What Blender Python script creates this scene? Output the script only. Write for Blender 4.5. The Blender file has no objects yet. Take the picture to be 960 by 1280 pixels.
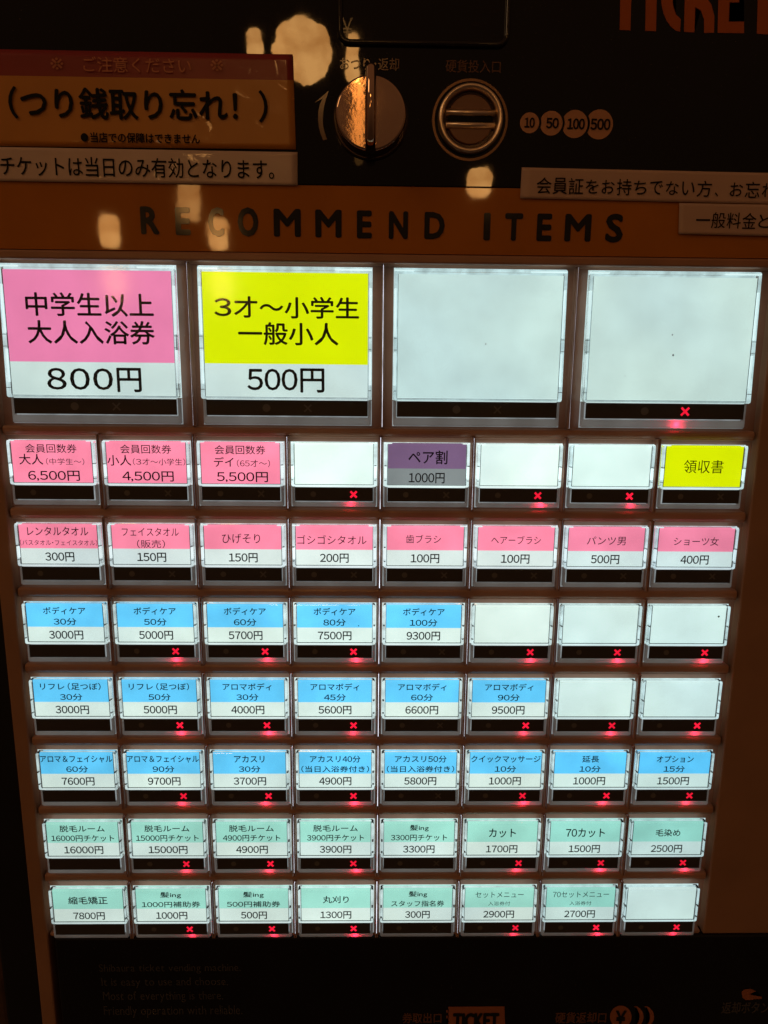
import bpy, bmesh, math, random
from mathutils import Vector, Matrix
random.seed(7)
SC = bpy.context.scene
COL = SC.collection
U = 0.034                      # metres per column pitch of the button field
Z0 = 1.30                      # height of the reference row above the floor

# ---------------------------------------------------------------- camera
# panel coordinates: x to the right, y up, d out of the panel, all in column pitches
def W(x, y, d):
    return Vector((x * U, -d * U, Z0 + y * U))
RP = Matrix(((0.9998245962792155, -0.0061418814781499485, -0.017693331145151737),
             (0.009433703989982578, 0.9812593376826457, 0.1924606906348442),
             (0.016179675649809072, -0.1925938459622222, 0.9811451618355681)))
CP = Vector((3.8284416074931573, 1.2043303530616658, 7.516665124832248))
TOW = Matrix(((1, 0, 0), (0, 0, -1), (0, 1, 0)))
cam_data = bpy.data.cameras.new('camera')
cam = bpy.data.objects.new('camera', cam_data); COL.objects.link(cam)
M4 = (TOW @ RP).to_4x4(); M4.translation = W(*CP)
cam.matrix_world = M4
cam_data.sensor_fit = 'VERTICAL'; cam_data.sensor_height = 36; cam_data.lens = 880 / 1280 * 36
cam_data.clip_start = 0.005; cam_data.clip_end = 60
SC.camera = cam

# ---------------------------------------------------------------- room light, added fill, exposure
world = bpy.data.worlds.new('World'); SC.world = world; world.use_nodes = True
nt = world.node_tree; nt.nodes.clear()
wo = nt.nodes.new('ShaderNodeOutputWorld'); bg = nt.nodes.new('ShaderNodeBackground')
tc = nt.nodes.new('ShaderNodeTexCoord'); sx = nt.nodes.new('ShaderNodeSeparateXYZ'); cr = nt.nodes.new('ShaderNodeValToRGB')
mr = nt.nodes.new('ShaderNodeMapRange'); mr.inputs[1].default_value = -1; mr.inputs[2].default_value = 1
cr.color_ramp.elements[0].position = 0.30; cr.color_ramp.elements[0].color = (0.023, 0.011, 0.006, 1)
cr.color_ramp.elements[1].position = 0.80; cr.color_ramp.elements[1].color = (0.098, 0.047, 0.022, 1)
nt.links.new(tc.outputs['Generated'], sx.inputs[0]); nt.links.new(sx.outputs['Z'], mr.inputs[0])
nt.links.new(mr.outputs[0], cr.inputs[0]); nt.links.new(cr.outputs[0], bg.inputs[0]); bg.inputs[1].default_value = 1.0
nt.links.new(bg.outputs[0], wo.inputs[0])
al = bpy.data.lights.new('warm_fill', 'AREA'); al.energy = 2.5; al.size = 0.5; al.color = (1.0, 0.58, 0.28)  # added fill from the upper left, lifts the dim panel and papers
alo = bpy.data.objects.new('warm_fill', al); COL.objects.link(alo)
alo.location = (-1.35, -0.95, Z0 + 1.25)
alo.rotation_euler = (W(1.5, 3.0, 0) - alo.location).to_track_quat('-Z', 'Y').to_euler()
SC.view_settings.view_transform = 'Standard'; SC.view_settings.look = 'None'
SC.view_settings.exposure = 0; SC.view_settings.gamma = 1
SC.cycles.max_bounces = 14; SC.cycles.transmission_bounces = 12; SC.cycles.glossy_bounces = 6
SC.cycles.caustics_reflective = True; SC.cycles.caustics_refractive = True
SC.cycles.sample_clamp_indirect = 3.0

# ---------------------------------------------------------------- pixel -> point on the machine (photo pixels, 960 x 1280)
def P(px, py, d=0.0):
    r = RP @ Vector(((px - 480) / 880, (640 - py) / 880, -1.0))
    t = (d - CP.z) / r.z
    return CP.x + r.x * t, CP.y + r.y * t

# ---------------------------------------------------------------- materials
def lin(c):
    return tuple((v / 255 / 12.92) if v / 255 <= 0.04045 else ((v / 255 + 0.055) / 1.055) ** 2.4 for v in c)
def mat(name, base, rough=0.5, metal=0.0, coat=0.0, bump=0.0, bscale=200.0, var=0.0, vscale=40.0, spec=0.5,
        trans=0.0, ior=1.45, dist=0.0003, speck=0.0, rvar=0.0, bump2=0.0, b2scale=12.0):
    m = bpy.data.materials.new(name); m.use_nodes = True
    n = m.node_tree; b = n.nodes['Principled BSDF']
    b.inputs['Base Color'].default_value = (*base, 1); b.inputs['Roughness'].default_value = rough
    b.inputs['Metallic'].default_value = metal; b.inputs['Coat Weight'].default_value = coat
    b.inputs['Coat Roughness'].default_value = 0.04
    b.inputs['Specular IOR Level'].default_value = spec; b.inputs['Transmission Weight'].default_value = trans
    b.inputs['IOR'].default_value = ior
    t = n.nodes.new('ShaderNodeTexCoord')
    if var or speck:
        nz = n.nodes.new('ShaderNodeTexNoise'); nz.inputs['Scale'].default_value = vscale; nz.inputs['Detail'].default_value = 5
        n.links.new(t.outputs['Object'], nz.inputs['Vector'])
        mp = n.nodes.new('ShaderNodeMapRange'); mp.inputs[1].default_value = 0.3; mp.inputs[2].default_value = 0.7
        mp.inputs[3].default_value = 1 - var; mp.inputs[4].default_value = 1 + var
        n.links.new(nz.outputs['Fac'], mp.inputs[0])
        mx = n.nodes.new('ShaderNodeVectorMath'); mx.operation = 'SCALE'; mx.inputs[0].default_value = base
        n.links.new(mp.outputs[0], mx.inputs['Scale'])
        last = mx.outputs[0]
        if speck:
            v = n.nodes.new('ShaderNodeTexNoise'); v.inputs['Scale'].default_value = 1500; v.inputs['Detail'].default_value = 1
            n.links.new(t.outputs['Object'], v.inputs['Vector'])
            s = n.nodes.new('ShaderNodeMapRange'); s.inputs[1].default_value = 0.72; s.inputs[2].default_value = 0.78
            n.links.new(v.outputs['Fac'], s.inputs[0])
            ad = n.nodes.new('ShaderNodeMix'); ad.data_type = 'RGBA'; ad.inputs[7].default_value = (speck, speck * .8, speck * .6, 1)
            n.links.new(s.outputs[0], ad.inputs[0]); n.links.new(last, ad.inputs[6]); last = ad.outputs[2]
        n.links.new(last, b.inputs['Base Color'])
    if rvar:
        r = n.nodes.new('ShaderNodeTexNoise'); r.inputs['Scale'].default_value = 90; r.inputs['Detail'].default_value = 6
        n.links.new(t.outputs['Object'], r.inputs['Vector'])
        rm = n.nodes.new('ShaderNodeMapRange'); rm.inputs[1].default_value = .35; rm.inputs[2].default_value = .7
        rm.inputs[3].default_value = rough; rm.inputs[4].default_value = rough + rvar
        n.links.new(r.outputs['Fac'], rm.inputs[0]); n.links.new(rm.outputs[0], b.inputs['Roughness'])
    nrm = None
    for bs, sc, ds in ((bump, bscale, dist), (bump2, b2scale, 0.002)):
        if bs:
            z = n.nodes.new('ShaderNodeTexNoise'); z.inputs['Scale'].default_value = sc; z.inputs['Detail'].default_value = 3
            n.links.new(t.outputs['Object'], z.inputs['Vector'])
            bp = n.nodes.new('ShaderNodeBump'); bp.inputs['Strength'].default_value = bs; bp.inputs['Distance'].default_value = ds
            n.links.new(z.outputs['Fac'], bp.inputs['Height'])
            if nrm: n.links.new(nrm, bp.inputs['Normal'])
            nrm = bp.outputs['Normal']
    if nrm:
        n.links.new(nrm, b.inputs['Normal'])
        if coat: n.links.new(nrm, b.inputs['Coat Normal'])
    return m
def glow(name, col, strength=1.0, vary=0.10, base=0.25, rough=0.35, scale=55.0, tint=True, cool=False):
    """a back-lit surface: gives off light evenly but for the slight unevenness of the print and the diffuser"""
    m = mat(name, tuple(c * base for c in col), rough)
    n = m.node_tree; b = n.nodes['Principled BSDF']
    b.inputs['Emission Strength'].default_value = strength
    t = n.nodes.new('ShaderNodeTexCoord'); g = n.nodes.new('ShaderNodeNewGeometry')
    nz = n.nodes.new('ShaderNodeTexNoise'); nz.inputs['Scale'].default_value = scale; nz.inputs['Detail'].default_value = 2
    n.links.new(g.outputs['Position'], nz.inputs['Vector'])
    mp = n.nodes.new('ShaderNodeMapRange'); mp.inputs[1].default_value = .3; mp.inputs[2].default_value = .7
    mp.inputs[3].default_value = 1 - vary; mp.inputs[4].default_value = 1 + vary
    n.links.new(nz.outputs['Fac'], mp.inputs[0])
    fz = n.nodes.new('ShaderNodeTexNoise'); fz.inputs['Scale'].default_value = 1400; fz.inputs['Detail'].default_value = 3
    n.links.new(g.outputs['Position'], fz.inputs['Vector'])
    fm = n.nodes.new('ShaderNodeMapRange'); fm.inputs[3].default_value = 0.95; fm.inputs[4].default_value = 1.05
    n.links.new(fz.outputs['Fac'], fm.inputs[0])
    mm = n.nodes.new('ShaderNodeMath'); mm.operation = 'MULTIPLY'
    n.links.new(mp.outputs[0], mm.inputs[0]); n.links.new(fm.outputs[0], mm.inputs[1])
    mx = n.nodes.new('ShaderNodeVectorMath'); mx.operation = 'SCALE'; mx.inputs[0].default_value = col
    n.links.new(mm.outputs[0], mx.inputs['Scale'])
    last = mx.outputs[0]
    if cool:
        z = n.nodes.new('ShaderNodeTexNoise'); z.inputs['Scale'].default_value = 16; z.inputs['Detail'].default_value = 1
        n.links.new(g.outputs['Position'], z.inputs['Vector'])
        cm = n.nodes.new('ShaderNodeMapRange'); cm.inputs[1].default_value = .42; cm.inputs[2].default_value = .66
        n.links.new(z.outputs['Fac'], cm.inputs[0])
        q = n.nodes.new('ShaderNodeMix'); q.data_type = 'RGBA'; q.inputs[6].default_value = (1, 1, 1, 1); q.inputs[7].default_value = (.92, .94, .985, 1)
        n.links.new(cm.outputs[0], q.inputs[0])
        qm = n.nodes.new('ShaderNodeVectorMath'); qm.operation = 'MULTIPLY'
        n.links.new(last, qm.inputs[0]); n.links.new(q.outputs[2], qm.inputs[1]); last = qm.outputs[0]
    if tint:
        oi = n.nodes.new('ShaderNodeObjectInfo'); m2 = n.nodes.new('ShaderNodeVectorMath'); m2.operation = 'MULTIPLY'
        n.links.new(last, m2.inputs[0]); n.links.new(oi.outputs['Color'], m2.inputs[1]); last = m2.outputs[0]
    n.links.new(last, b.inputs['Emission Color'])
    return m

M = {}
M['black_acrylic'] = mat('black_acrylic', (0.0032, 0.0031, 0.0036), 0.015, bump2=0.012, b2scale=60, rvar=0.012, speck=0.05, var=0.2, spec=0.5)
M['orange_acrylic'] = mat('orange_acrylic', (0.45, 0.148, 0.005), 0.028, bump2=0.012, b2scale=60, var=0.10, vscale=30, rvar=0.014)
M['brown_plastic'] = mat('brown_plastic', (0.38, 0.195, 0.122), 0.30, bump=0.10, bscale=1600, var=0.12, vscale=60, dist=0.0001, speck=0.30)
M['brown_gloss'] = mat('brown_gloss', (0.34, 0.18, 0.122), 0.16, bump=0.03, bscale=900, var=0.12, vscale=80, dist=0.0001, speck=0.35)
M['brown_plate'] = mat('brown_plate', (0.31, 0.160, 0.090), 0.42, bump=0.25, bscale=2200, var=0.10, vscale=40, dist=0.0001)
M['black_plate'] = mat('black_plate', (0.0045, 0.0042, 0.0045), 0.22, bump=0.03, bscale=900, var=0.3, speck=0.05)
M['black_body'] = mat('black_body', (0.004, 0.004, 0.005), 0.5, bump=0.1, bscale=900, var=0.2)
M['wall'] = mat('wall', (0.07, 0.035, 0.022), 0.8, bump=0.5, bscale=160, var=0.35, vscale=90, dist=0.002)
M['smoke'] = mat('smoked_strip', (0.050, 0.044, 0.042), 0.3, var=0.15)
M['mark'] = mat('unlit_mark', (0.13, 0.12, 0.115), 0.4)
M['ink'] = mat('black_ink', (0.008, 0.008, 0.012), 0.45, speck=0.22, var=0.2)
M['print_ink'] = mat('print_ink', (0.004, 0.0035, 0.005), 0.6, spec=0.15)
M['navy_ink'] = mat('navy_ink', (0.006, 0.008, 0.05), 0.45, var=0.2)
M['header_ink'] = mat('header_ink', (0.012, 0.012, 0.014), 0.08, var=0.2, bump2=0.012, b2scale=60)
M['tan_print'] = mat('tan_print', (0.30, 0.125, 0.055), 0.12, var=0.1)
M['dim_tan'] = mat('dim_tan_print', (0.14, 0.062, 0.030), 0.15, var=0.1)
M['grey_print'] = mat('grey_print', (0.060, 0.055, 0.052), 0.3, var=0.2)
M['faint_print'] = mat('faint_print', (0.012, 0.010, 0.010), 0.15, var=0.2)
M['orange_print'] = mat('orange_print', (0.42, 0.090, 0.010), 0.15, var=0.08)
M['coin_print'] = mat('coin_print', (0.52, 0.25, 0.13), 0.14, var=0.08)
M['copper'] = mat('copper_print', (0.33, 0.11, 0.05), 0.2, var=0.1)
M['chrome'] = mat('chrome', (0.66, 0.44, 0.30), 0.03, metal=1.0, bump=0.04, bscale=700, rvar=0.03, bump2=0.02, b2scale=45, dist=0.0002)
M['satin'] = mat('satin_metal', (0.85, 0.68, 0.50), 0.30, metal=1.0, bump=0.05, bscale=900, rvar=0.08)
M['brass_ring'] = mat('ring_print', (0.24, 0.13, 0.07), 0.3, metal=0.4)
M['dark_metal'] = mat('dark_metal', (0.05, 0.035, 0.03), 0.12, metal=0.8)
M['hole'] = mat('slot_black', (0.001, 0.001, 0.001), 0.9)
M['glass'] = mat('clear_acrylic', (0.95, 0.985, 0.99), 0.03, trans=1.0, ior=1.46)
M['glass_big'] = mat('clear_acrylic_large', (0.95, 0.985, 0.99), 0.09, trans=1.0, ior=1.46)
M['milky'] = mat('frosted_acrylic', (0.36, 0.34, 0.33), 0.24, trans=0.35, ior=1.3, bump=0.05, bscale=700)
M['lip'] = mat('frosted_lip', (0.50, 0.46, 0.44), 0.25, bump=0.05, bscale=900, var=0.1)
_n = M['lip'].node_tree; _tr = _n.nodes.new('ShaderNodeBsdfTranslucent'); _tr.inputs[0].default_value = (.80, .78, .76, 1)
_mx = _n.nodes.new('ShaderNodeMixShader'); _mx.inputs[0].default_value = .55
_n.links.new(_n.nodes['Principled BSDF'].outputs[0], _mx.inputs[1]); _n.links.new(_tr.outputs[0], _mx.inputs[2])
_n.links.new(_mx.outputs[0], _n.nodes['Material Output'].inputs[0])
M['dark_line'] = mat('holder_edge', (0.03, 0.035, 0.035), 0.3)
M['notch'] = mat('notch_grey', (0.16, 0.17, 0.17), 0.3)
M['white_clip'] = glow('lit_clip', (0.70, 0.86, 0.86), 0.95, 0.1)
M['backlight'] = glow('backlight', (0.62, 0.78, 0.79), 0.85, 0.25, scale=260)
M['edge_light'] = glow('edge_light', (0.50, 0.56, 0.58), 0.46, 0.3, scale=160)
M['leak'] = glow('light_leak', (0.85, 0.88, 1.0), 1.8, 0.5, scale=120, tint=False)
M['red_led'] = glow('red_led', (1.0, 0.012, 0.045), 1.15, 0.12, scale=900)
M['white_gray'] = glow('card_white', lin((212, 232, 225)), 1.0, 0.09, cool=True)
M['c_pink_big'] = glow('card_pink_large', lin((240, 132, 176)), 1.0, 0.06)
M['c_yellow'] = glow('card_yellow', lin((216, 226, 0)), 1.0, 0.05)
M['c_yellow_big'] = glow('card_yellow_large', lin((224, 240, 0)), 1.0, 0.04)
M['c_pink'] = glow('card_pink', lin((250, 140, 168)), 1.0, 0.17)
M['c_blue'] = glow('card_blue', lin((98, 202, 252)), 1.0, 0.15)
M['c_mint'] = glow('card_mint', lin((158, 222, 208)), 1.0, 0.13)
M['c_purple'] = glow('card_purple', lin((108, 84, 116)), 1.0, 0.10)
M['c_grey'] = glow('card_grey', lin((118, 126, 128)), 1.0, 0.10)
M['lamp'] = None

# sticker papers: laminated, wrinkled towards one end
def sticker_mat(name, base, cx, cz, rad, amount, rough=0.35, coat=0.35):
    m = mat(name, base, rough, coat=coat, var=0.06, vscale=60)
    n = m.node_tree; b = n.nodes['Principled BSDF']
    g = n.nodes.new('ShaderNodeNewGeometry')
    v = n.nodes.new('ShaderNodeTexVoronoi'); v.feature = 'SMOOTH_F1'; v.inputs['Scale'].default_value = 170
    nz = n.nodes.new('ShaderNodeTexNoise'); nz.inputs['Scale'].default_value = 130; nz.inputs['Detail'].default_value = 4
    n.links.new(g.outputs['Position'], v.inputs['Vector']); n.links.new(g.outputs['Position'], nz.inputs['Vector'])
    ad = n.nodes.new('ShaderNodeMath'); ad.operation = 'ADD'
    n.links.new(v.outputs['Distance'], ad.inputs[0]); n.links.new(nz.outputs['Fac'], ad.inputs[1])
    h = None
    for (x, z, r) in zip(cx, cz, rad):
        ds = n.nodes.new('ShaderNodeVectorMath'); ds.operation = 'DISTANCE'; ds.inputs[1].default_value = W(x, z, 0)
        n.links.new(g.outputs['Position'], ds.inputs[0])
        k = n.nodes.new('ShaderNodeMapRange'); k.interpolation_type = 'SMOOTHSTEP'
        k.inputs[1].default_value = 0; k.inputs[2].default_value = r * U; k.inputs[3].default_value = 1; k.inputs[4].default_value = 0
        n.links.new(ds.outputs['Value'], k.inputs[0])
        if h is None: h = k.outputs[0]
        else:
            mx = n.nodes.new('ShaderNodeMath'); mx.operation = 'MAXIMUM'
            n.links.new(h, mx.inputs[0]); n.links.new(k.outputs[0], mx.inputs[1]); h = mx.outputs[0]
    mu = n.nodes.new('ShaderNodeMath'); mu.operation = 'MULTIPLY_ADD'; mu.inputs[2].default_value = 0
    n.links.new(ad.outputs[0], mu.inputs[0])
    ks = n.nodes.new('ShaderNodeMath'); ks.operation = 'MULTIPLY_ADD'; ks.inputs[1].default_value = amount; ks.inputs[2].default_value = 0.04
    n.links.new(h, ks.inputs[0]); n.links.new(ks.outputs[0], mu.inputs[1])
    bp = n.nodes.new('ShaderNodeBump'); bp.inputs['Strength'].default_value = 1.0; bp.inputs['Distance'].default_value = 0.0016
    n.links.new(mu.outputs[0], bp.inputs['Height'])
    n.links.new(bp.outputs['Normal'], b.inputs['Coat Normal']); b.inputs['Coat Roughness'].default_value = 0.07
    return m

# ---------------------------------------------------------------- mesh helpers (coordinates in pitches; local = relative to a part's origin)
def L(x, y, d): return Vector((x * U, -d * U, y * U))
def rrect(x0, x1, y0, y1, r, n=3):
    r = max(min(r, (x1 - x0) / 2.001, (y1 - y0) / 2.001), 1e-4)
    out = []
    for cx, cy, a in ((x1 - r, y0 + r, -90), (x1 - r, y1 - r, 0), (x0 + r, y1 - r, 90), (x0 + r, y0 + r, 180)):
        for k in range(n + 1):
            t = math.radians(a + 90 * k / n); out.append((cx + r * math.cos(t), cy + r * math.sin(t)))
    return out
def finish(bm, name, smooth=False):
    bmesh.ops.remove_doubles(bm, verts=bm.verts, dist=1e-7)
    bmesh.ops.recalc_face_normals(bm, faces=bm.faces)
    me = bpy.data.meshes.new(name); bm.to_mesh(me); bm.free()
    if smooth:
        for p in me.polygons: p.use_smooth = True
    return me
def loft(bm, rings, cap0=True, cap1=True, closed=False):
    R = [[bm.verts.new(L(*v)) for v in ring] for ring in rings]
    n = len(R[0]); pairs = list(zip(R, R[1:])) + ([(R[-1], R[0])] if closed else [])
    for a, b in pairs:
        for i in range(n):
            j = (i + 1) % n
            bm.faces.new((a[i], a[j], b[j], b[i]))
    if cap0 and not closed: bm.faces.new(R[0][::-1])
    if cap1 and not closed: bm.faces.new(R[-1])
def block(bm, x0, x1, y0, y1, d0, d1, r=0.02, bev=0.01, n=3, tilt=0.0):
    def ring(i, d, tl=0.0):
        return [(x, y, d + tl * (y1 - y)) for x, y in rrect(x0 + i, x1 - i, y0 + i, y1 - i, max(r - i, .002), n)]
    s = bev * 0.3
    loft(bm, [ring(0, d0), ring(0, d1 - bev, tilt), ring(s, d1 - s, tilt), ring(bev, d1, tilt)])
def sheet(x0, x1, y0, y1, d, name='sheet', nx=1, ny=1, r=0.0):
    bm = bmesh.new()
    if r:
        bm.faces.new([bm.verts.new(L(x, y, d)) for x, y in rrect(x0, x1, y0, y1, r)])
    else:
        for i in range(nx):
            for j in range(ny):
                a, b = x0 + (x1 - x0) * i / nx, x0 + (x1 - x0) * (i + 1) / nx
                c, e = y0 + (y1 - y0) * j / ny, y0 + (y1 - y0) * (j + 1) / ny
                bm.faces.new([bm.verts.new(L(*v, d)) for v in ((a, c), (b, c), (b, e), (a, e))])
    return finish_flat(bm, name)
def finish_flat(bm, name):
    bmesh.ops.remove_doubles(bm, verts=bm.verts, dist=1e-7)
    bm.normal_update()
    for f in bm.faces:
        if f.normal.y > 0: f.normal_flip()
    me = bpy.data.meshes.new(name); bm.to_mesh(me); bm.free(); return me
def poly_flat(polys, d=0.0, name='print'):
    """polys: lists of (x, y) points, filled"""
    bm = bmesh.new()
    for p in polys: bm.faces.new([bm.verts.new(L(x, y, d)) for x, y in p])
    bmesh.ops.triangulate(bm, faces=bm.faces)
    return finish_flat(bm, name)
def put(name, me, material, parent=None, loc=(0, 0, 0), color=None):
    """loc in pitches: relative to the parent, or on the machine when there is none"""
    o = bpy.data.objects.new(name, me); COL.objects.link(o)
    if material is not None and not me.materials: me.materials.append(material)
    if parent is not None: o.parent = parent; o.location = L(*loc)
    else: o.location = W(*loc)
    if color: o.color = (*color, 1)
    return o
def tag(o, label=None, cat=None, group=None, kind=None):
    for k, v in (('label', label), ('category', cat), ('group', group), ('kind', kind)):
        if v: o[k] = v
    return o

# ---------------------------------------------------------------- lettering: Blender's built-in font turned into meshes
_tc = bpy.data.curves.new('glyphs', 'FONT'); _to = bpy.data.objects.new('glyphs', _tc); COL.objects.link(_to)
_cache = {}
def raw_glyph(ch):
    if ch not in _cache:
        _tc.body = ch; _tc.resolution_u = 3
        bpy.context.view_layer.update()
        me = bpy.data.meshes.new_from_object(_to.evaluated_get(bpy.context.evaluated_depsgraph_get()))
        _cache[ch] = ([(v.co.x, v.co.y) for v in me.vertices], [tuple(p.vertices) for p in me.polygons])
        bpy.data.meshes.remove(me)
    return _cache[ch]
def glyphs(s, off=0.0):
    """string -> unit-box outline; half-width figures are set from the full-width ones, closer together"""
    k = (s, off)
    if k not in _cache:
        pen, V, F = 0.0, [], []
        for ch in s:
            c, adv, shift = ch, 1.0, 0.0
            if ch in '0123456789': c, adv, shift = chr(ord(ch) + 0xFEE0), .60, -.20
            elif ch in '０１２３４５６７８９' and len(s) > 1: adv, shift = .80, -.10
            elif ch == ',': adv, shift = .30, 0.03
            elif ch == '（': adv, shift = .62, -.40
            elif ch == '）': adv, shift = .62, 0.02
            elif ch == '・': adv, shift = .5, -.25
            elif ch == ' ': pen += .3; continue
            vs, fs = raw_glyph(c)
            if ord(ch) < 128 and ch not in '0123456789':
                w = max(x for x, y in vs) - min(x for x, y in vs)
                shift = -min(x for x, y in vs) + .04; adv = w + .09
                if ch == ',': shift -= .02
            mx = 1.22 if ch in '０１２３４５６７８９' and len(s) > 1 else 1.0
            n = len(V); V += [(pen + .5 + shift + (x - .5) * mx, y) for x, y in vs]; F += [tuple(n + i for i in f) for f in fs]
            pen += adv
        x0, x1 = min(v[0] for v in V), max(v[0] for v in V); y0, y1 = min(v[1] for v in V), max(v[1] for v in V)
        _cache[k] = ([((x - x0) / (x1 - x0) - .5, (y - y0) / max(y1 - y0, 1e-6) - .5) for x, y in V], F, 1.0 / max(y1 - y0, .3))
    return _cache[k]
def text_mesh(lines, d=0.0, name='lettering'):
    """lines: (string, centre x, centre y, width, height, boldness); one mesh"""
    V, F = [], []
    for s, cx, cy, w, h, off in lines:
        vs, fs, em = glyphs(s, off)
        sh = [(0, 0)] if off <= 0 else [(off, 0), (-off, 0), (0, off), (0, -off)]
        if off >= .03: sh += [(0, 0), (off * .7, off * .7), (-off * .7, off * .7), (off * .7, -off * .7), (-off * .7, -off * .7)]
        for k, (a, b) in enumerate(sh):          # a heavier weight: the outline laid down again a hair to each side
            n = len(V); a, b = a * h * em, b * h * em
            V += [L(cx + x * (w - 2 * abs(off) * h * em) + a, cy + y * (h - 2 * abs(off) * h * em) + b, d + k * 0.0004) for x, y in vs]
            F += [tuple(n + i for i in f) for f in fs]
    me = bpy.data.meshes.new(name); me.from_pydata(V, [], F)
    return me
def text_px(lines, d, ox=0, oy=0):
    """lines: (string, px x0, x1, y0, y1, boldness) measured on the photograph -> real size on the machine's face"""
    out = []
    for s, a, b, c, e, off in lines:
        xm, ym = (a + b) / 2, (c + e) / 2
        cx, cy = P(xm, ym, d); w = P(b, ym, d)[0] - P(a, ym, d)[0]; h = P(xm, c, d)[1] - P(xm, e, d)[1]
        out.append((s, cx - ox, cy - oy, w, h, off))
    return out

# ================================================================ THE MACHINE
PY, SW, SH = 0.9022, 0.8433, 0.1559
BX0, BP, BW, BY0, BH = 0.0755, 2.007, 1.699, 0.9253, 0.1683
root = bpy.data.objects.new('ticket_vending_machine', None); COL.objects.link(root)
root.location = (0.12, 0, 0)
tag(root, 'brown and black bathhouse ticket vending machine with rows of lit price buttons', 'ticket machine')
def part(name, me, material, loc=(0, 0, 0), parent=root, color=None):
    o = put(name, me, material, parent, (0, 0, 0), color)
    if parent is root: o.location = W(*loc) - Vector((0.12, 0, 0))
    else: o.location = L(*loc)
    return o

D_F = 0.00                                   # face of the upper acrylic
yo_l = P(500, 233)[1]                        # black / orange boundary
ym_t = P(480, 317)[1]                        # orange band / moulding boundary
y_bot = P(480, 1173)[1]                      # brown / lower black boundary
x_left = -0.30                               # outer left edge of the brown frame
x_pan = -0.035                               # left edge of the lower black panel
x_right = 12.0; y_top = 9.5; y_end = -16.0

# cabinet body
bm = bmesh.new(); block(bm, x_left - 0.02, x_right + .2, y_end - 1, y_top + .3, -16, -0.32, 0.1, 0.05)
part('cabinet', finish(bm, 'cabinet'), M['black_body'])
bm = bmesh.new(); block(bm, x_left - 0.75, x_left - .045, y_end - 1, y_top + .3, -16, -0.55, 0.05, 0.05)
part('side_post', finish(bm, 'side_post'), M['black_body'])
# upper black acrylic and printed orange band
bm = bmesh.new(); block(bm, x_left, x_right, yo_l + 0.002, y_top, -0.3, D_F, 0.02, 0.008)
up = part('upper_panel', finish(bm, 'upper_panel'), M['black_acrylic'])
bm = bmesh.new(); block(bm, x_left, x_right, ym_t, yo_l - 0.002, -0.3, D_F, 0.006, 0.004)
band = part('header_band', finish(bm, 'header_band'), M['orange_acrylic'])
# brown button panel: base plate, then the raised grid
gx0, gx1 = -0.0785, 7.9215                   # outer edges of the grid
bm = bmesh.new(); block(bm, x_left, x_right, y_bot + .004, ym_t - 0.003, -0.3, -0.16, 0.02, 0.01)
base = part('button_panel', finish(bm, 'button_panel'), M['brown_gloss'])
# flat brown cheeks either side of the grid
bm = bmesh.new(); block(bm, x_left + .002, gx0 - 0.045, y_end, ym_t - .135, -0.3, -0.04, 0.01, 0.02)
part('left_cheek', finish(bm, 'cheek'), M['brown_plate'])
bm = bmesh.new(); block(bm, gx1 + .085, x_right, y_bot + .006, ym_t - .135, -0.3, -0.04, 0.01, 0.02)
part('right_cheek', finish(bm, 'cheek'), M['brown_plate'])
# moulding under the orange band
bm = bmesh.new(); block(bm, x_left, x_right, ym_t - 0.098, ym_t - 0.006, -0.3, 0.02, 0.01, 0.022)
part('moulding', finish(bm, 'moulding'), M['brown_plastic'])
# horizontal bars between rows: strip bottoms / tops
def bar(y0, y1, x0=gx0 - .03, x1=gx1 + .06):
    bm = bmesh.new()
    block(bm, x0, x1, y0, y1, -0.2, -0.055, 0.03, 0.028)
    block(bm, x0, x1, y0 - .018, y0 + .012, -0.2, -0.085, 0.008, 0.008)
    return part('row_bar', finish(bm, 'row_bar'), M['brown_plastic'])
bar(0.545, BY0 - BH - 0.125)                 # below the big buttons
for r in range(6):
    t = -r * PY
    bar(t - PY + 0.535, t - SH - 0.105)
bar(y_bot + 0.006, y_bot + 0.035)
# upright dividers between cells
def divider(x, y0, y1, w=0.020, dd=0.006, gap=0.0027):
    """two thin walls with a hairline gap between the cell modules; light leaks out of the gap"""
    bm = bmesh.new()
    for sg in (-1, 1):
        prof = [(gap, -0.2), (gap, dd - .004), (gap + .002, dd), (w * .6, dd - .002), (w * .9, dd - .008), (w, dd - .020), (w, -0.2)]
        loft(bm, [[(sg * a, y, d) for a, d in prof] for y in (y0, y1)])
    o = part('divider', finish(bm, 'divider'), M['brown_gloss'], (x, 0, 0))
    part('light_gap', sheet(-gap, gap, y0 + .01, y1 - .01, -0.05, 'light_gap'), M['leak'], (0, 0, 0), o)
    return o
for r in range(7):
    t = -r * PY
    for c in range(1, 8):
        divider(c + gx0, t - SH - (0.10 if r < 6 else .05), t + 0.545)
for c in range(1, 4):
    divider(BX0 - .154 + BP * c, BY0 - BH - .12, BY0 + 1.385, 0.016, -0.03, 0.0018)

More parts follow.
